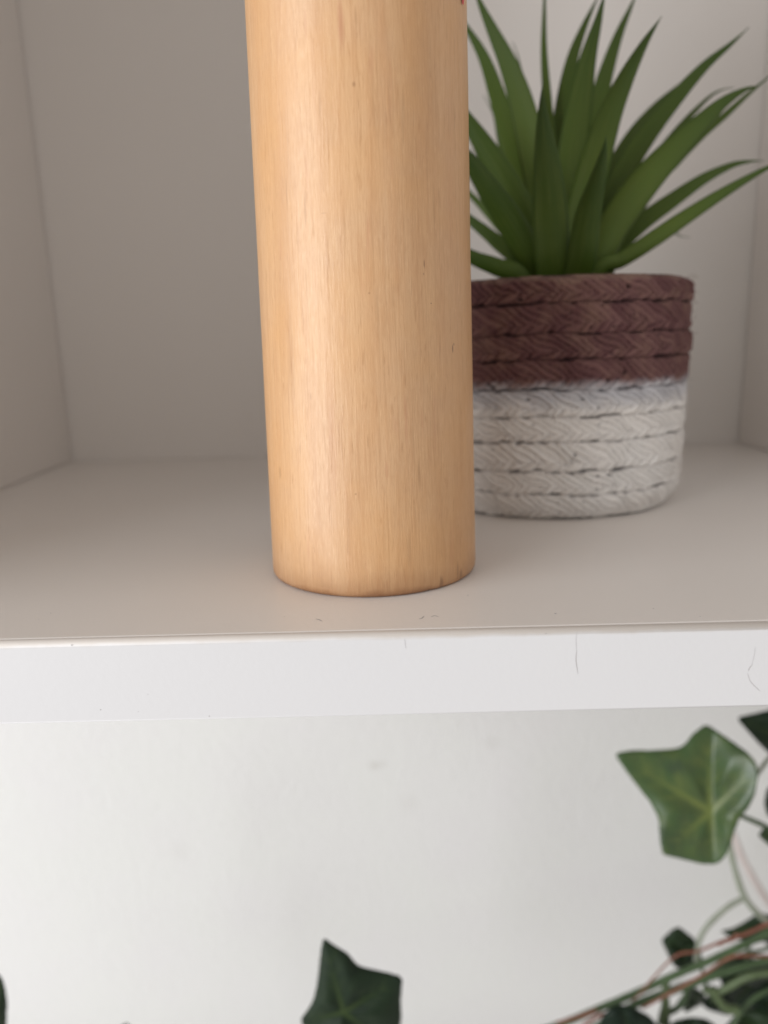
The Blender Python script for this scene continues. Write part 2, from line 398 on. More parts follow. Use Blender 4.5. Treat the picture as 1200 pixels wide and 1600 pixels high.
def mat_braid():
    k = NT('dip_dyed_seagrass'); v = k.coord()
    tc = k.n('ShaderNodeTexCoord'); sx = k.n('ShaderNodeSeparateXYZ'); k.l(tc.outputs['Object'], sx.inputs[0])
    at_ = k.n('ShaderNodeAttribute', attribute_name='gap'); tn = k.n('ShaderNodeAttribute', attribute_name='tone')
    fib = k.noise(v, 1600.0, 3.0, 0.6); mot = k.noise(v, 160.0, 4.0, 0.6); pat = k.noise(v, 45.0, 3.0)
    zz = k.math('ADD', sx.outputs[2], k.math('MULTIPLY', k.math('SUBTRACT', mot, 0.5), 0.006))
    brown = k.mix(tn.outputs['Fac'], (0.075, 0.027, 0.032), (0.178, 0.092, 0.088))
    brown = k.mix(k.ramp(mot, [(0.45, 0.0), (0.75, 0.5)]), brown, (0.26, 0.16, 0.12))
    white = k.mix(tn.outputs['Fac'], (0.70, 0.68, 0.66), (0.83, 0.815, 0.80))
    white = k.mix(k.ramp(pat, [(0.45, 0.0), (0.75, 0.22)]), white, (0.66, 0.58, 0.51))
    grey = k.mix(tn.outputs['Fac'], (0.40, 0.395, 0.42), (0.60, 0.60, 0.635))
    f1 = k.n('ShaderNodeMapRange', interpolation_type='SMOOTHSTEP'); k.l(zz, f1.inputs[0]); f1.inputs[1].default_value = 0.0325; f1.inputs[2].default_value = 0.0390
    f2 = k.n('ShaderNodeMapRange', interpolation_type='SMOOTHSTEP'); k.l(zz, f2.inputs[0]); f2.inputs[1].default_value = 0.0392; f2.inputs[2].default_value = 0.0438
    c = k.mix(f2.outputs[0], k.mix(f1.outputs[0], white, grey), brown)
    f3 = k.n('ShaderNodeMapRange'); k.l(zz, f3.inputs[0]); f3.inputs[1].default_value = PH - 0.0022; f3.inputs[2].default_value = PH + 0.0002
    c = k.mix(k.math('MULTIPLY', f3.outputs[0], 0.75), c, (0.27, 0.185, 0.145))
    dark = k.mix(f2.outputs[0], (0.085, 0.075, 0.085), (0.022, 0.009, 0.012))
    c = k.mix(at_.outputs['Fac'], c, dark)
    c = k.mix(k.ramp(k.noise(v, 330.0, 3.0, 0.6), [(0.68, 0.0), (0.80, 0.5)]), c, dark)
    k.l(c, k.b.inputs['Base Color']); k.b.inputs['Roughness'].default_value = 0.85
    k.b.inputs['Specular IOR Level'].default_value = 0.25
    k.l(k.bump(fib, 0.6, 0.0006), k.b.inputs['Normal'])
    return k.m
M_BRAID = mat_braid()
pot = mesh_obj('woven_pot', [], [], M_BRAID, plant)
def pot_r(z):
    r = 0.0448 + 0.0012 * (z / PH)
    if z < 0.009: r -= 0.0046 * (1 - z / 0.009) ** 2
    if z > PH - 0.003: r -= 0.0010 * ((z - PH + .003) / .003) ** 2
    return r
NROW = 9; RH = PH / NROW; NU = 640; NV = 16
NST = 84
EDGEJ = [0, .9, -.8, .6, -.3, -.9, .8, -.6, .7, 0]
for row in range(NROW):
    rnd = random.Random(row * 13 + 5)
    amp = [rnd.uniform(-1, 1) for _ in range(NST * 2)]; ton = [rnd.random() for _ in range(NST * 2)]
    gapr = [rnd.random() for _ in range(NST)]; gcl = [rnd.random() for _ in range(26)]
    ph0 = rnd.uniform(0, 1)
    rad_off = rnd.uniform(-.0002, .0002); V, Fc, G, TN = [], [], [], []
    for i in range(NU):
        th = 2 * math.pi * i / NU; u = th / (2 * math.pi) * NST
        wav = mnoise.noise(Vector((math.cos(th) * 4, math.sin(th) * 4, 1.7))) * 0.0007
        for j in range(NV + 1):
            v = -1 + 2 * j / NV
            zc = (row + 0.5) * RH
            jit = 0.00055 * (EDGEJ[row + 1] if v > 0 else EDGEJ[row]) * abs(v)
            # slanting strands; the short counter-strands of the braid show along the lower edge of the row
            v0 = -0.40 + 0.25 * mnoise.noise(Vector((math.cos(th) * 5, math.sin(th) * 5, row * 2.3)))
            half = 1 if v > v0 else 0
            wob = 0.9 * mnoise.noise(Vector((math.cos(th) * 7, math.sin(th) * 7, row * 4.1 + v * .12))) + 0.10 * mnoise.noise(Vector((u * .9, v * 1.2, row * 7)))
            w = u + ph0 + (1.9 if half else 1.3) * abs(v - v0) + (0.5 if half else 0) + wob
            si = int(math.floor(w)); fr = w - si
            key = (si % NST) + half * NST
            ridge = math.sin(math.pi * min(1, fr / 0.86)) ** 0.55 if fr < .86 else 0.0
            bulge = math.sqrt(max(0.0, 1 - 0.28 * v * v))
            edge = max(0.0, abs(v) - 0.74) / 0.26
            gm = mnoise.noise(Vector((math.cos(th) * 6, math.sin(th) * 6, row * 9.7 + (3 if v > 0 else 0)))) + 0.8 * mnoise.noise(Vector((u * 1.3, row * 5.1 + (0 if v > 0 else .6), .3)))
            gpm = min(1.0, max(0.0, gm * 2.6 + 0.05))
            h = 0.0011 * bulge + (0.00070 * ridge + 0.00034 * amp[key] * ridge) * (1 - .45 * edge)
            hole = edge * (0.10 + 0.90 * gpm)
            pit = max(0.0, mnoise.noise(Vector(((u + 1.2 * v) * 1.5 + 9, v * 2.6 - u * .5, row * 3.3))) - 0.55) * 4.5
            seam = max(0.0, 1 - abs(v - v0) / .10) * 0.35 * max(0, gm)
            h -= 0.0010 * hole + 0.0003 * seam + 0.0009 * min(1, pit)
            h += mnoise.noise(Vector((u * 2.3, v * 5, row * 5.7))) * 0.00022
            z = zc + v * RH * 0.5 + jit + wav * (1 if 0 < row < NROW - 1 or abs(v) < .7 else .2)
            z = max(z, 0.0001)
            r = pot_r(z) + h - 0.0012 + rad_off + 0.0004 * mnoise.noise(Vector((math.cos(th) * 3, math.sin(th) * 3, row * 1.9)))
            if row == NROW - 1 and v > 0.45: r -= 0.0022 * ((v - .45) / .55) ** 2
            V.append((PX + r * math.cos(th), PY + r * math.sin(th), z))
            valley = max(0.0, (fr - .8) / .2) * 0.35 if fr > .8 else 0.0
            G.append(min(1.0, max(hole * 1.0, valley * .7, seam * .35, min(.9, pit))))
            TN.append(min(1, max(0, ton[key] * .6 + .4 * ridge)))
    W = NV + 1
    for i in range(NU):
        i2 = (i + 1) % NU
        for j in range(NV): Fc.append((i*W+j, i2*W+j, i2*W+j+1, i*W+j+1))
    # turn the band inwards so that it has thickness
    base = len(V)
    for i in range(NU):
        th = 2 * math.pi * i / NU
        for s in (-1, 1):
            z = (row + .5 + .47 * s) * RH; r = pot_r(z) - .0042
            V.append((PX + r * math.cos(th), PY + r * math.sin(th), z)); G.append(.6); TN.append(.3)
    for i in range(NU):
        i2 = (i + 1) % NU
        Fc.append((base+2*i, base+2*i2, i2*W, i*W)); Fc.append((i*W+NV, i2*W+NV, base+2*i2+1, base+2*i+1))
        Fc.append((base+2*i+1, base+2*i2+1, base+2*i2, base+2*i))
    o = mesh_obj('braid_row', V, Fc, M_BRAID, pot)
    a = o.data.attributes.new('gap', 'FLOAT', 'POINT'); a.data.foreach_set('value', G)
    a = o.data.attributes.new('tone', 'FLOAT', 'POINT'); a.data.foreach_set('value', TN)
# loose fibres sticking out of the braid
fr_ = random.Random(3); V, Fc = [], []
for _ in range(260):
    th = fr_.uniform(math.pi * .9, math.pi * 2.15); z = fr_.uniform(.004, PH + .0004)
    r = pot_r(min(z, PH)) + .0004; L_ = fr_.uniform(.0015, .0045); a = fr_.uniform(-1.2, 1.2)
    p = Vector((PX + r * math.cos(th), PY + r * math.sin(th), z)); n = Vector((math.cos(th), math.sin(th), 0)); t = Vector((-math.sin(th), math.cos(th), 0))
    d = (t * math.cos(a) + Vector((0, 0, 1)) * math.sin(a) + n * fr_.uniform(.1, .7)).normalized(); b = d.cross(n).normalized() * .00006
    q = [p, p + d * L_ * .5 + n * .0003, p + d * L_ - n * fr_.uniform(-.0004, .0006)]
    k0 = len(V)
    for x in q: V += [x - b, x + b, x + n * .00008]
    for i in range(2):
        for e in range(3): Fc.append((k0 + 3*i + e, k0 + 3*i + (e + 1) % 3, k0 + 3*(i+1) + (e + 1) % 3, k0 + 3*(i+1) + e))
lf = mesh_obj('loose_fibres', V, Fc, M_BRAID, pot); lf['kind'] = 'stuff'
a = lf.data.attributes.new('tone', 'FLOAT', 'POINT'); a.data.foreach_set('value', [.9] * len(V))
# woven floor of the pot and the filling the plant is stuck in: give the pot object its own mesh
M_FILL = mat_simple('dark_filling', (0.05, 0.035, 0.025), 0.95, 0.5, 400.0)
V = [(PX, PY, .0015)]; Fc = []
for k in range(48): V.append((PX + .0385 * math.cos(k / 24 * math.pi), PY + .0385 * math.sin(k / 24 * math.pi), .0012))
Fc = [(0, 1 + k, 1 + (k + 1) % 48) for k in range(48)]
pot.data.from_pydata(V, [], Fc); pot.data.materials.append(M_BRAID)
V, Fc = [(PX, PY, .058)], []
for ring in range(1, 7):
    for k in range(36):
        r = .0405 * ring / 6; th = k / 18 * math.pi
        V.append((PX + r * math.cos(th), PY + r * math.sin(th), .055 + .004 * (1 - ring / 6) + random.uniform(-.001, .001)))
for k in range(36): Fc.append((0, 1 + k, 1 + (k + 1) % 36))
for ring in range(5):
    for k in range(36):
        a = 1 + ring * 36; Fc.append((a + k, a + 36 + k, a + 36 + (k + 1) % 36, a + (k + 1) % 36))
mesh_obj('filling', V, Fc, M_FILL, plant)
V, Fc = [], []
for k in range(72):
    th = k / 36 * math.pi
    for (dr, z) in ((-.0040, .0020), (-.0030, .006), (-.0026, .035), (-.0026, PH - .004), (-.0044, PH - .004), (-.0050, .006)):
        V.append((PX + (pot_r(z) + dr) * math.cos(th), PY + (pot_r(z) + dr) * math.sin(th), z))
for k in range(72):
    k2 = (k + 1) % 72
    for q in range(6): Fc.append((k*6+q, k2*6+q, k2*6+(q+1) % 6, k*6+(q+1) % 6))
mesh_obj('lining', V, Fc, M_FILL, pot)

def mat_blade():
    k = NT('plastic_blade_leaf'); v = k.coord()
    al = k.n('ShaderNodeAttribute', attribute_name='along'); ac = k.n('ShaderNodeAttribute', attribute_name='across')
    oi = k.n('ShaderNodeAttribute', attribute_name='shade')
    n = k.noise(k.coord(scale=(60, 60, 60)), 1.0, 3.0); f = k.noise(v, 900.0, 2.0)
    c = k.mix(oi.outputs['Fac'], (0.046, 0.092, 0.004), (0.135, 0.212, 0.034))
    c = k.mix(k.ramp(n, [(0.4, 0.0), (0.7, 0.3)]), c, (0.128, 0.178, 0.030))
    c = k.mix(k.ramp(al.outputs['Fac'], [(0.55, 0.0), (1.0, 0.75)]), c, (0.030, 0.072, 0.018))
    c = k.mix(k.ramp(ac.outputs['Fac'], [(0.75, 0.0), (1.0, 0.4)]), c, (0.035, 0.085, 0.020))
    k.l(c, k.b.inputs['Base Color']); k.b.inputs['Roughness'].default_value = 0.48
    k.b.inputs['Specular IOR Level'].default_value = 0.35
    cx_ = k.n('ShaderNodeCombineXYZ'); k.l(k.math('MULTIPLY', ac.outputs['Fac'], 9.0), cx_.inputs[0]); k.l(k.math('MULTIPLY', al.outputs['Fac'], 3.0), cx_.inputs[1]); k.l(k.math('MULTIPLY', oi.outputs['Fac'], 40.0), cx_.inputs[2])
    rib = k.noise(cx_.outputs[0], 1.0, 3.0)
    k.l(k.bump(k.math('ADD', rib, k.math('MULTIPLY', f, 0.2)), 0.35, 0.0006), k.b.inputs['Normal'])
    c = k.mix(k.ramp(rib, [(0.50, 0.0), (0.70, 0.35)]), c, (0.17, 0.22, 0.05))
    k.l(c, k.b.inputs['Base Color'])
    tr = k.n('ShaderNodeBsdfTranslucent'); k.l(c, tr.inputs[0])
    ms = k.n('ShaderNodeMixShader'); ms.inputs[0].default_value = 0.30
    k.l(k.b.outputs[0], ms.inputs[1]); k.l(tr.outputs[0], ms.inputs[2])
    k.l(ms.outputs[0], k.t.nodes['Material Output'].inputs[0])
    return k.m
M_BLADE = mat_blade()
def blade(crop, wcrop, dy_tip, dy_base=0.0, fold=0.25, twist=0.0, wide=0.48, reach=True, tone=0.7):
    """crop: midrib from tip to base (points of an enlargement, 2.4 px per photo px, left edge at 700)"""
    pts = [(700 + x / 2.4, y / 2.4) for x, y in crop][::-1]        # base first
    L = [0.0]
    for a, b in zip(pts, pts[1:]): L.append(L[-1] + math.hypot(b[0] - a[0], b[1] - a[1]))
    P = []
    for (x, y), l in zip(pts, L):
        s = l / L[-1]; P.append(at(x, y, PY + dy_base + (dy_tip - dy_base) * (s ** 1.15)))
    if reach:
        b0 = P[0]; root = Vector((PX + (b0.x - PX) * .35, PY + dy_base * .5, 0.056))
        if b0.z < 0.060: root.z = b0.z - .006
        P = [root] + P
    path = catmull(P, 10); n = len(path)
    D = [0.0]
    for a, b in zip(path, path[1:]): D.append(D[-1] + (b - a).length)
    wm = wcrop / 2.4 / FPX * depth(P[len(P) // 2]) / 2
    V, Fc, AL, AC = [], [], [], []
    nc = 9; toward = 1.0 if dy_tip < 0 else -1.0
    for i, p in enumerate(path):
        s = D[i] / D[-1]
        t = (path[min(i+1, n-1)] - path[max(i-1, 0)]).normalized()
        view = (CAM - p).normalized()
        side = t.cross(view).normalized(); nr = side.cross(t).normalized()
        a = twist * (0.4 + 0.6 * s)
        side, nr = side * math.cos(a) + nr * math.sin(a), nr * math.cos(a) - side * math.sin(a)
        w = wm * (0.45 + 0.55 * math.sin(s / wide * math.pi / 2)) if s < wide else wm * max(0.0, 1 - ((s - wide) / (1 - wide)) ** 1.6)
        w = max(w, 0.00012)
        th = 0.00075 * (0.35 + 0.65 * min(1, w / wm))
        row = []
        for q in range(nc):
            e = -1 + 2 * q / (nc - 1)
            row.append((p + side * (w * e) - nr * (toward * fold * w * (e * e)), e))
        for (c, e) in row: V.append(c + nr * th * (1 - .75 * e * e)); AL.append(s); AC.append(abs(e))
        for (c, e) in row[::-1]: V.append(c - nr * th * (1 - .75 * e * e)); AL.append(s); AC.append(abs(e))
    W = 2 * nc
    for i in range(n - 1):
        for q in range(W):
            q2 = (q + 1) % W; Fc.append((i*W+q, i*W+q2, (i+1)*W+q2, (i+1)*W+q))
    Fc.append(tuple(range(W))[::-1]); Fc.append(tuple((n-1)*W + q for q in range(W)))
    o = mesh_obj('leaf', V, Fc, M_BLADE, plant)
    for nm, arr in (('along', AL), ('across', AC), ('shade', [tone] * len(V))):
        at2 = o.data.attributes.new(nm, 'FLOAT', 'POINT'); at2.data.foreach_set('value', arr)
    return o
BL = [
    # crop points tip -> base, width, depth at tip, depth at base
    ([(92, -70), (120, 10), (168, 115), (222, 230), (272, 370), (318, 560), (355, 760), (385, 960)], 108, 0.012, 0.004, .25, .15),
    ([(10, 20), (70, 105), (135, 220), (187, 370), (240, 540), (300, 750), (350, 960)], 84, 0.028, 0.010, .25, -.2),
    ([(135, 360), (172, 430), (196, 540), (240, 700), (300, 900)], 30, 0.045, 0.020, .2, .4),
    ([(-30, 300), (65, 440), (150, 572), (232, 712), (305, 860), (350, 990)], 110, -0.006, -0.002, .2, .1),
    ([(-20, 470), (75, 596), (160, 720), (245, 850), (325, 1010)], 112, -0.022, -0.010, .25, .0),
    ([(-10, 640), (90, 735), (190, 842), (260, 930), (300, 1010)], 40, 0.030, 0.010, .2, .1),
    ([(-30, 730), (90, 830), (180, 905), (285, 1015)], 56, 0.000, -0.006, .2, -.1),
    ([(-60, 860), (80, 958), (180, 1000), (280, 1050)], 70, -0.016, -0.016, .2, .0),
    ([(352, 325), (354, 390), (360, 500), (374, 650), (384, 820), (392, 1015)], 138, -0.034, -0.018, .22, .0),
    ([(366, -120), (362, 40), (362, 200), (376, 400), (392, 600), (400, 900)], 42, 0.020, 0.004, .3, .5),
    ([(592, -40), (562, 80), (525, 220), (500, 360), (472, 560), (452, 800), (436, 1000)], 118, 0.004, 0.000, .25, .1),
    ([(572, -30), (515, 90), (470, 210), (442, 350), (425, 520), (418, 800)], 80, 0.022, 0.008, .2, .2),
    ([(712, -40), (690, 15), (636, 140), (590, 280), (552, 430), (512, 600), (468, 850)], 84, 0.026, 0.010, .25, -.1),
    ([(801, 62), (772, 105), (730, 172), (666, 292), (602, 440), (546, 620), (492, 820), (450, 1000)], 122, -0.012, -0.006, .25, .15),
    ([(1127, 104), (1060, 165), (960, 250), (850, 372), (742, 510), (642, 670), (562, 830), (505, 1000)], 82, 0.008, 0.002, .3, -.1),
    ([(905, 285), (860, 325), (775, 405), (690, 510), (610, 650), (540, 800)], 62, 0.030, 0.012, .2, .2),
    ([(593, 512), (584, 570), (558, 680), (522, 820), (490, 1015)], 116, -0.036, -0.022, .25, .1),
    ([(1165, 321), (1110, 338), (1030, 388), (935, 476), (832, 580), (722, 705), (622, 850), (555, 1005)], 124, -0.008, -0.010, .3, -.15),
    ([(1070, 329), (1030, 336), (985, 360), (922, 420), (860, 490), (790, 580), (700, 700)], 40, 0.020, 0.008, .2, .3),
    ([(1235, 255), (1195, 295), (1130, 350), (1040, 432), (950, 508), (850, 610), (740, 740)], 44, 0.014, 0.006, .3, .3),
    ([(1182, 603), (1130, 606), (1060, 622), (955, 674), (842, 752), (740, 826), (660, 900), (585, 990)], 66, 0.006, 0.002, .3, .2),
    ([(1290, 590), (1230, 615), (1150, 655), (1020, 732), (882, 822), (760, 905), (650, 975), (560, 1020)], 62, -0.016, -0.014, .3, -.2),
    ([(905, 890), (875, 886), (840, 872), (780, 880), (700, 930), (620, 1000)], 20, 0.030, 0.012, .2, .0),
    ([(205, 440), (245, 560), (300, 720), (345, 900)], 50, 0.030, 0.012, .2, .2),
    ([(500, 330), (492, 470), (470, 640), (445, 860)], 60, 0.034, 0.014, .2, .2),
    ([(90, 560), (170, 690), (250, 830), (320, 980)], 40, 0.020, 0.004, .2, .3),
    ([(242, 160), (258, 200), (285, 320), (320, 520), (370, 800)], 30, 0.040, 0.016, .2, .3),
]
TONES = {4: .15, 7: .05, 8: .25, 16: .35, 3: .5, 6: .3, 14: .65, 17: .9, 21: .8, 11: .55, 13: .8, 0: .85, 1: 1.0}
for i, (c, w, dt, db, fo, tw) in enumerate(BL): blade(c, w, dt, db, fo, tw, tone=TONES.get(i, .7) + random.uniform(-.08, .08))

# ------------------------------------------------------------------ ivy garland
garland = empty('ivy_garland', at(1120, 1700, 0.15))
tag(garland, 'artificial ivy with dark green lobed leaves below the white shelf', 'ivy garland')
def mat_ivy():
    k = NT('printed_ivy_leaf'); v = k.coord()
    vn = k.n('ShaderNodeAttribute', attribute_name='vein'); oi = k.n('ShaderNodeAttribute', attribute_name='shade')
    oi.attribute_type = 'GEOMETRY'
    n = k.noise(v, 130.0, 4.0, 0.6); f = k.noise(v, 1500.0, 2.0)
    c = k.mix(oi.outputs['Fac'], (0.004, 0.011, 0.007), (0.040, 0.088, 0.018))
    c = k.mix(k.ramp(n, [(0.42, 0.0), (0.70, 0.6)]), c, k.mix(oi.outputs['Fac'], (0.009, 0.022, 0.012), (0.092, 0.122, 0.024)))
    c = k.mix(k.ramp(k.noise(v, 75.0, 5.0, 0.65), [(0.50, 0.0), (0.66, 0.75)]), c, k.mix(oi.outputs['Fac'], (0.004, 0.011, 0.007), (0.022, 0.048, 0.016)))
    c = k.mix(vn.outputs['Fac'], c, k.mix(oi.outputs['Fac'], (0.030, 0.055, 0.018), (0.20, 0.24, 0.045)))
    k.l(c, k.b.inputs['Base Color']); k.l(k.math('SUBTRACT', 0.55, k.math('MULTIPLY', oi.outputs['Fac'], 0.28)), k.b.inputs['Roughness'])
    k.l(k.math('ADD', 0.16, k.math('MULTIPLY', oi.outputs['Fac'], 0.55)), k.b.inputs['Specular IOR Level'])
    nb = k.bump(f, 0.25, 0.0003); k.l(nb, k.b.inputs['Normal'])
    return k.m
M_IVY = mat_ivy()
M_STEM = mat_simple('green_plastic_stem', (0.048, 0.085, 0.032), 0.5, 0.35, 120.0)
M_STEM_PALE = mat_simple('pale_green_stem', (0.25, 0.275, 0.215), 0.5, 0.25, 120.0)
M_STEM_LIME = mat_simple('bright_green_stem', (0.064, 0.095, 0.036), 0.5, 0.3, 120.0)
M_STEM_RED = mat_simple('red_brown_tendril', (0.17, 0.055, 0.032), 0.55, 0.45, 200.0)
M_STEM_PINK = mat_simple('pale_pink_stem', (0.60, 0.53, 0.51), 0.6, 0.15, 120.0)
def c5(pts): return [(850 + x / 3.137, 1090 + y / 3.137) for x, y in pts]
def seg_d(p, a, b):
    ax, ay = a; bx, by = b; dx, dy = bx - ax, by - ay
    t = max(0, min(1, ((p[0] - ax) * dx + (p[1] - ay) * dy) / (dx * dx + dy * dy + 1e-9)))
    return math.hypot(p[0] - ax - t * dx, p[1] - ay - t * dy), t
def ivy_leaf(outline, centre, Y, veins, shade, gx=0.0, gy=0.0, puff=0.003, seed=0, name_label=None, lobe=0.0):
    pts = outline
    for _ in range(2):                                   # take the hardest corners off
        o2 = []
        for a, b in zip(pts, pts[1:] + pts[:1]):
            o2 += [(a[0] * .86 + b[0] * .14, a[1] * .86 + b[1] * .14), (a[0] * .14 + b[0] * .86, a[1] * .14 + b[1] * .86)]
        pts = o2
    res = []
    for a, b in zip(pts, pts[1:] + pts[:1]):
        n = max(1, int(math.hypot(b[0] - a[0], b[1] - a[1]) / 3.0))
        for k in range(n): res.append((a[0] + (b[0] - a[0]) * k / n, a[1] + (b[1] - a[1]) * k / n))
    N = len(res); RG = 16; cx, cy = centre
    size = max(math.hypot(x - cx, y - cy) for x, y in res)
    rnd = random.Random(seed)
    ex = [(rnd.uniform(-1, 1)) for _ in range(4)]
    def Yat(x, y, frac):
        d = min(seg_d((x, y), centre, v)[0] for v in veins) if veins else 20
        hgt = puff * (1 - math.exp(-(d / (size * .16)) ** 2)) * (1 - frac ** 3 * .9)
        und = 0.0022 * mnoise.noise(Vector((x / size * 1.6 + seed, y / size * 1.6, seed * 3.3)))
        return Y + lobe * max(0.0, x - cx - 4) + gx * (x - cx) + gy * (y - cy) - hgt + und + 0.003 * frac ** 3 * (0.5 + .5 * ex[0])
    V, Fc, VN = [], [], []
    for side in (0, 1):
        base = len(V)
        for r in range(RG + 1):
            fr = r / RG
            for (x, y) in res:
                jx = cx + (x - cx) * fr; jy = cy + (y - cy) * fr
                if r == RG:
                    jx += rnd.uniform(-.5, .5); jy += rnd.uniform(-.5, .5)
                V.append(at(jx, jy, Yat(jx, jy, fr) + side * 0.0005))
                vv = 0.0
                for vq in veins:
                    d, t = seg_d((jx, jy), centre, vq)
                    w = size * (0.026 * (1 - t) + 0.008)
                    vv = max(vv, .75 * max(0, 1 - 1.15 * t) * math.exp(-(d / w) ** 2))
                    # side veins
                    for tt in (0.3, 0.5, 0.7):
                        bx, by = cx + (vq[0] - cx) * tt, cy + (vq[1] - cy) * tt
                        for sg in (-1, 1):
                            qx = bx + (vq[0] - cx) * .22 - sg * (vq[1] - cy) * .2; qy = by + (vq[1] - cy) * .22 + sg * (vq[0] - cx) * .2
                            d2, t2 = seg_d((jx, jy), (bx, by), (qx, qy))
                            vv = max(vv, .35 * (1 - t2) * math.exp(-(d2 / (size * .014)) ** 2))
                VN.append(vv)
        for r in range(RG):
            for k in range(N):
                k2 = (k + 1) % N
                q = (base + r*N + k, base + (r+1)*N + k, base + (r+1)*N + k2, base + r*N + k2)
                Fc.append(q if side == 0 else q[::-1])
    b2 = (RG + 1) * N
    for k in range(N):
        k2 = (k + 1) % N; Fc.append((RG*N + k, b2 + RG*N + k, b2 + RG*N + k2, RG*N + k2))
    o = mesh_obj('leaf', V, Fc, M_IVY, garland)
    bm = bmesh.new(); bm.from_mesh(o.data)
    bmesh.ops.remove_doubles(bm, verts=bm.verts[:], dist=1e-6)
    lay = None; bm.to_mesh(o.data); bm.free()
    # attributes after welding: look the value up again from the nearest original vertex
    me = o.data; lut = {}
    for p, q in zip(V, VN): lut[(round(p[0], 5), round(p[1], 5), round(p[2], 5))] = q
    vals = [lut.get((round(vx.co.x, 5), round(vx.co.y, 5), round(vx.co.z, 5)), 0.0) for vx in me.vertices]
    a = me.attributes.new('vein', 'FLOAT', 'POINT'); a.data.foreach_set('value', vals)
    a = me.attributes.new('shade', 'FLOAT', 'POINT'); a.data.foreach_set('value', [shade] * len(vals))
    me.polygons.foreach_set('use_smooth', [True] * len(me.polygons))
    if name_label: o['label'] = name_label
    return o
def stem(px, wpx, Ys, mat, name='stem', parent=None, w2=None):
    n = len(px); P = [at(x, y, Ys[0] + (Ys[1] - Ys[0]) * i / (n - 1)) for i, (x, y) in enumerate(px)]
    path = catmull(P, 8); rr = []
    for i, p in enumerate(path):
        s = i / (len(path) - 1); w = wpx + ((w2 or wpx) - wpx) * s
        rr.append(w / 2 * depth(p) / FPX * (1 + .12 * mnoise.noise(p * 300)))
    V, Fc = tube_geo(path, rr, 10)
    return mesh_obj(name, V, Fc, mat, parent or garland)

YI = 0.150
leafA = ivy_leaf(c5([(345, 275), (420, 258), (540, 258), (655, 248), (695, 225), (730, 175), (795, 130), (850, 165), (930, 220), (1000, 270), (1040, 320), (1052, 370),
                     (1035, 470), (1003, 540), (962, 585), (935, 650), (918, 715), (885, 785), (850, 815), (780, 818), (680, 793), (580, 770), (568, 690), (562, 590), (520, 510), (455, 430), (395, 350)]),
                 c5([(815, 560)])[0], 0.140, c5([(370, 285), (800, 150), (840, 800), (1040, 350), (600, 755)]), 0.8, gx=-0.00002, gy=-0.00007, puff=0.0035, seed=3, lobe=-0.00015,
                 name_label='largest mid green ivy leaf with yellowish veins')
stem(c5([(955, 575), (1010, 598), (1085, 632), (1180, 690)]), 8, (0.141, 0.150), M_STEM, 'petiole', leafA)
leafB = ivy_leaf(c5([(940, 98), (1020, 80), (1098, 62), (1200, 40), (1300, 120), (1330, 260), (1220, 330), (1098, 272), (1025, 195)]),
                 c5([(1150, 200)])[0], 0.160, c5([(960, 100), (1310, 140), (1210, 310)]), 0.10, seed=5)
stem(c5([(1150, 240), (1100, 300), (1050, 368), (1000, 450)]), 7, (0.160, 0.165), M_STEM_PALE, 'petiole', leafB)
ivy_leaf(c5([(1078, 520), (1090, 450), (1140, 400), (1220, 400), (1290, 500), (1240, 590), (1140, 600), (1095, 580)]), c5([(1170, 500)])[0], 0.155, c5([(1230, 420), (1230, 570)]), 0.15, seed=6)
ivy_leaf(c5([(1048, 675), (1075, 640), (1150, 610), (1260, 640), (1250, 760), (1160, 760), (1098, 722)]), c5([(1160, 685)])[0], 0.146, c5([(1080, 660), (1230, 660)]), 0.40, seed=7)
ivy_leaf(c5([(572, 1188), (630, 1135), (663, 1122), (745, 1188), (768, 1290), (700, 1340), (640, 1322), (608, 1262)]), c5([(680, 1240)])[0], 0.165, c5([(590, 1185), (745, 1195), (690, 1330)]), 0.16, seed=8)
ivy_leaf(c5([(862, 1145), (930, 1128), (1000, 1088), (1045, 1056), (1110, 1062), (1230, 1090), (1240, 1190), (1098, 1200), (1000, 1200), (910, 1172)]), c5([(1070, 1135)])[0], 0.168, c5([(890, 1148), (1200, 1120)]), 0.22, gy=-.0001, seed=9)
ivy_leaf(c5([(840, 1330), (880, 1275), (960, 1262), (1098, 1290), (1230, 1320), (1230, 1520), (1098, 1545), (960, 1560), (820, 1520), (800, 1480), (880, 1430)]), c5([(1020, 1410)])[0], 0.172, c5([(870, 1300), (1200, 1350), (900, 1520)]), 0.08, seed=10)
ivy_leaf(c5([(680, 1500), (705, 1445), (755, 1425), (792, 1455), (780, 1500), (690, 1550)]), c5([(735, 1480)])[0], 0.156, c5([(690, 1540)]), 0.18, seed=11)
ivy_leaf(c5([(262, 1640), (285, 1560), (325, 1518), (375, 1503), (440, 1518), (515, 1558), (575, 1620), (600, 1720), (400, 1760), (280, 1720)]), c5([(420, 1640)])[0], 0.135, c5([(380, 1510), (570, 1690)]), 0.02, seed=12)
ivy_leaf(c5([(600, 1620), (640, 1582), (720, 1566), (790, 1572), (850, 1610), (860, 1700), (700, 1740), (610, 1700)]), c5([(730, 1650)])[0], 0.140, c5([(720, 1575), (850, 1690)]), 0.08, seed=13)
ivy_leaf(c5([(880, 1620), (930, 1560), (990, 1532), (1070, 1522), (1160, 1560), (1220, 1680), (1100, 1760), (930, 1720)]), c5([(1040, 1640)])[0], 0.145, c5([(950, 1560), (1200, 1680)]), 0.20, gy=-.00008, seed=14)
ivy_leaf(c5([(770, 1500), (800, 1460), (870, 1440), (930, 1480), (960, 1545), (900, 1560), (800, 1530)]), c5([(860, 1500)])[0], 0.160, c5([(780, 1500), (950, 1540)]), 0.06, seed=17)
def c6(pts): return [(400 + x / 3.0, 1400 + y / 3.0) for x, y in pts]
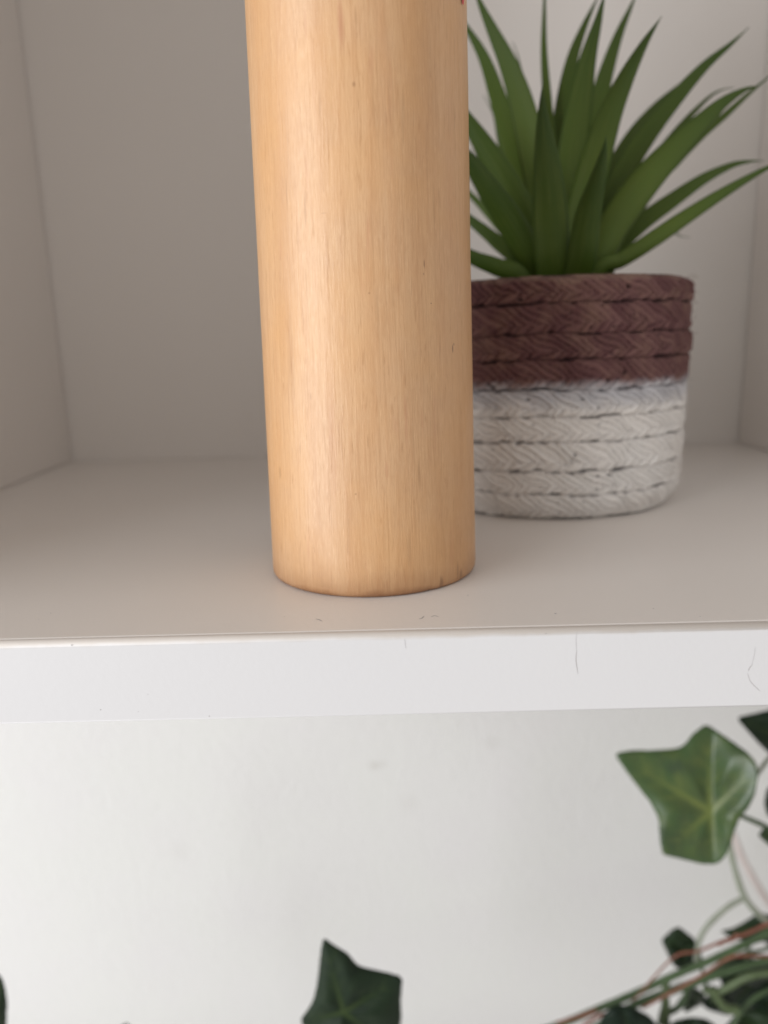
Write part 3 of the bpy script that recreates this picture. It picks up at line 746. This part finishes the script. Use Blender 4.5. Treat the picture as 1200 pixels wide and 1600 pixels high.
leafL = ivy_leaf(c6([(316, 196), (370, 232), (430, 268), (478, 325), (520, 338), (600, 355), (668, 372), (688, 392), (678, 480), (682, 580), (660, 700), (540, 720), (430, 780), (330, 720), (250, 690), (208, 580), (240, 535), (268, 490), (285, 420), (296, 330), (306, 240)]),
                 c6([(410, 545)])[0], 0.105, c6([(320, 215), (665, 390), (230, 590), (600, 690)]), 0.10, seed=15, name_label='single dark ivy leaf standing upright apart from the others')
stem(c6([(415, 560), (440, 680), (500, 800), (560, 900)]), 8, (0.106, 0.146), M_STEM, 'petiole', leafL)
leafM = ivy_leaf([(-60, 1500), (-20, 1505), (4, 1528), (12, 1562), (9, 1620), (-10, 1670), (-70, 1660)], (-30, 1585), 0.105, [(0, 1530), (0, 1650)], 0.18, seed=16)
stem([(-25, 1600), (0, 1660), (60, 1705)], 8, (0.106, 0.146), M_STEM, 'petiole', leafM)
leafT = ivy_leaf([(160, 1640), (180, 1612), (197, 1597), (212, 1612), (240, 1650), (225, 1690), (180, 1690)], (200, 1650), 0.142, [(197, 1602)], 0.5, seed=18)
stem([(200, 1660), (205, 1690), (230, 1712)], 8, (0.143, 0.146), M_STEM, 'petiole', leafT)
# stems and tendrils
stem(c5([(1190, 1110), (1098, 1155), (1000, 1202), (830, 1282), (640, 1362), (420, 1462), (250, 1532), (80, 1602), (-200, 1690), (-700, 1810)]) + [(400, 1712), (200, 1716), (-40, 1705), (-140, 1700)], 12, (0.150, 0.146), M_STEM, w2=10)
stem(c5([(1190, 1255), (1098, 1288), (930, 1332), (760, 1388), (600, 1446), (430, 1512), (250, 1620), (60, 1720)]), 12, (0.146, 0.150), M_STEM)
stem(c5([(1190, 1345), (1098, 1350), (1020, 1362), (960, 1385), (900, 1420), (850, 1440), (780, 1432)]), 11, (0.138, 0.144), M_STEM_LIME)
stem(c5([(825, 1425), (850, 1470), (885, 1515), (925, 1530), (955, 1538)]), 12, (0.143, 0.140), M_STEM_LIME, w2=16)
stem(c5([(605, 1380), (592, 1440), (596, 1500), (590, 1560), (585, 1600)]), 9, (0.149, 0.145), M_STEM_LIME, w2=19)
stem(c5([(700, 1410), (690, 1480), (655, 1520), (610, 1545)]), 9, (0.152, 0.150), M_STEM)
stem(c5([(905, 700), (925, 800), (950, 890), (985, 980), (1040, 1050), (1110, 1110)]), 10, (0.172, 0.168), M_STEM_PALE)
stem(c5([(985, 980), (900, 1028), (810, 1110), (765, 1180), (750, 1250), (745, 1310)]), 8, (0.171, 0.160), M_STEM_PALE)
stem(c5([(925, 660), (960, 760), (1010, 860), (1080, 975), (1160, 1080)]), 11, (0.215, 0.215), M_STEM_PINK)
stem(c5([(1010, 1190), (1000, 1240), (990, 1280)]), 6, (0.160, 0.160), M_STEM)
stem(c5([(1190, 1180), (1080, 1235), (960, 1262), (840, 1330), (700, 1450), (640, 1530)]), 6, (0.162, 0.158), M_STEM)
stem(c5([(1190, 1420), (1090, 1440), (1000, 1500), (930, 1600), (900, 1700)]), 7, (0.150, 0.140), M_STEM)
ivy_leaf(c5([(1010, 1480), (1060, 1440), (1130, 1430), (1210, 1470), (1200, 1580), (1110, 1600), (1040, 1570)]), c5([(1120, 1510)])[0], 0.150, c5([(1030, 1480), (1190, 1570)]), 0.05, seed=21)
ivy_leaf(c5([(930, 1330), (1000, 1300), (1090, 1310), (1120, 1370), (1040, 1420), (960, 1400)]), c5([(1030, 1360)])[0], 0.166, c5([(950, 1335), (1100, 1340)]), 0.08, seed=22)
ivy_leaf(c5([(1080, 1120), (1150, 1090), (1230, 1130), (1220, 1240), (1130, 1250), (1085, 1200)]), c5([(1150, 1170)])[0], 0.172, c5([(1100, 1130), (1200, 1220)]), 0.10, seed=23)
stem(c5([(760, 1240), (775, 1330), (800, 1420), (830, 1500)]), 6, (0.163, 0.158), M_STEM)
stem(c5([(430, 1490), (480, 1440), (530, 1380), (610, 1295), (670, 1255), (755, 1242), (850, 1205), (930, 1178), (1010, 1150), (1098, 1108), (1190, 1070)]), 2.2, (0.141, 0.139), M_STEM_RED, 'tendril', w2=6)
stem(c5([(480, 1522), (600, 1458), (700, 1402), (800, 1345), (880, 1290), (950, 1265), (1098, 1268), (1190, 1262)]), 4, (0.140, 0.137), M_STEM_RED, 'tendril', w2=5)
stem(c5([(60, 1596), (130, 1575), (200, 1555), (260, 1530)]), 5, (0.143, 0.143), M_STEM_RED, 'tendril')
stem(c5([(150, 1640), (220, 1590), (270, 1560), (330, 1548)]), 6, (0.143, 0.142), M_STEM_RED, 'tendril')
stem(c5([(850, 1210), (890, 1192), (930, 1180), (950, 1160)]), 7, (0.140, 0.140), M_STEM_RED, 'tendril')
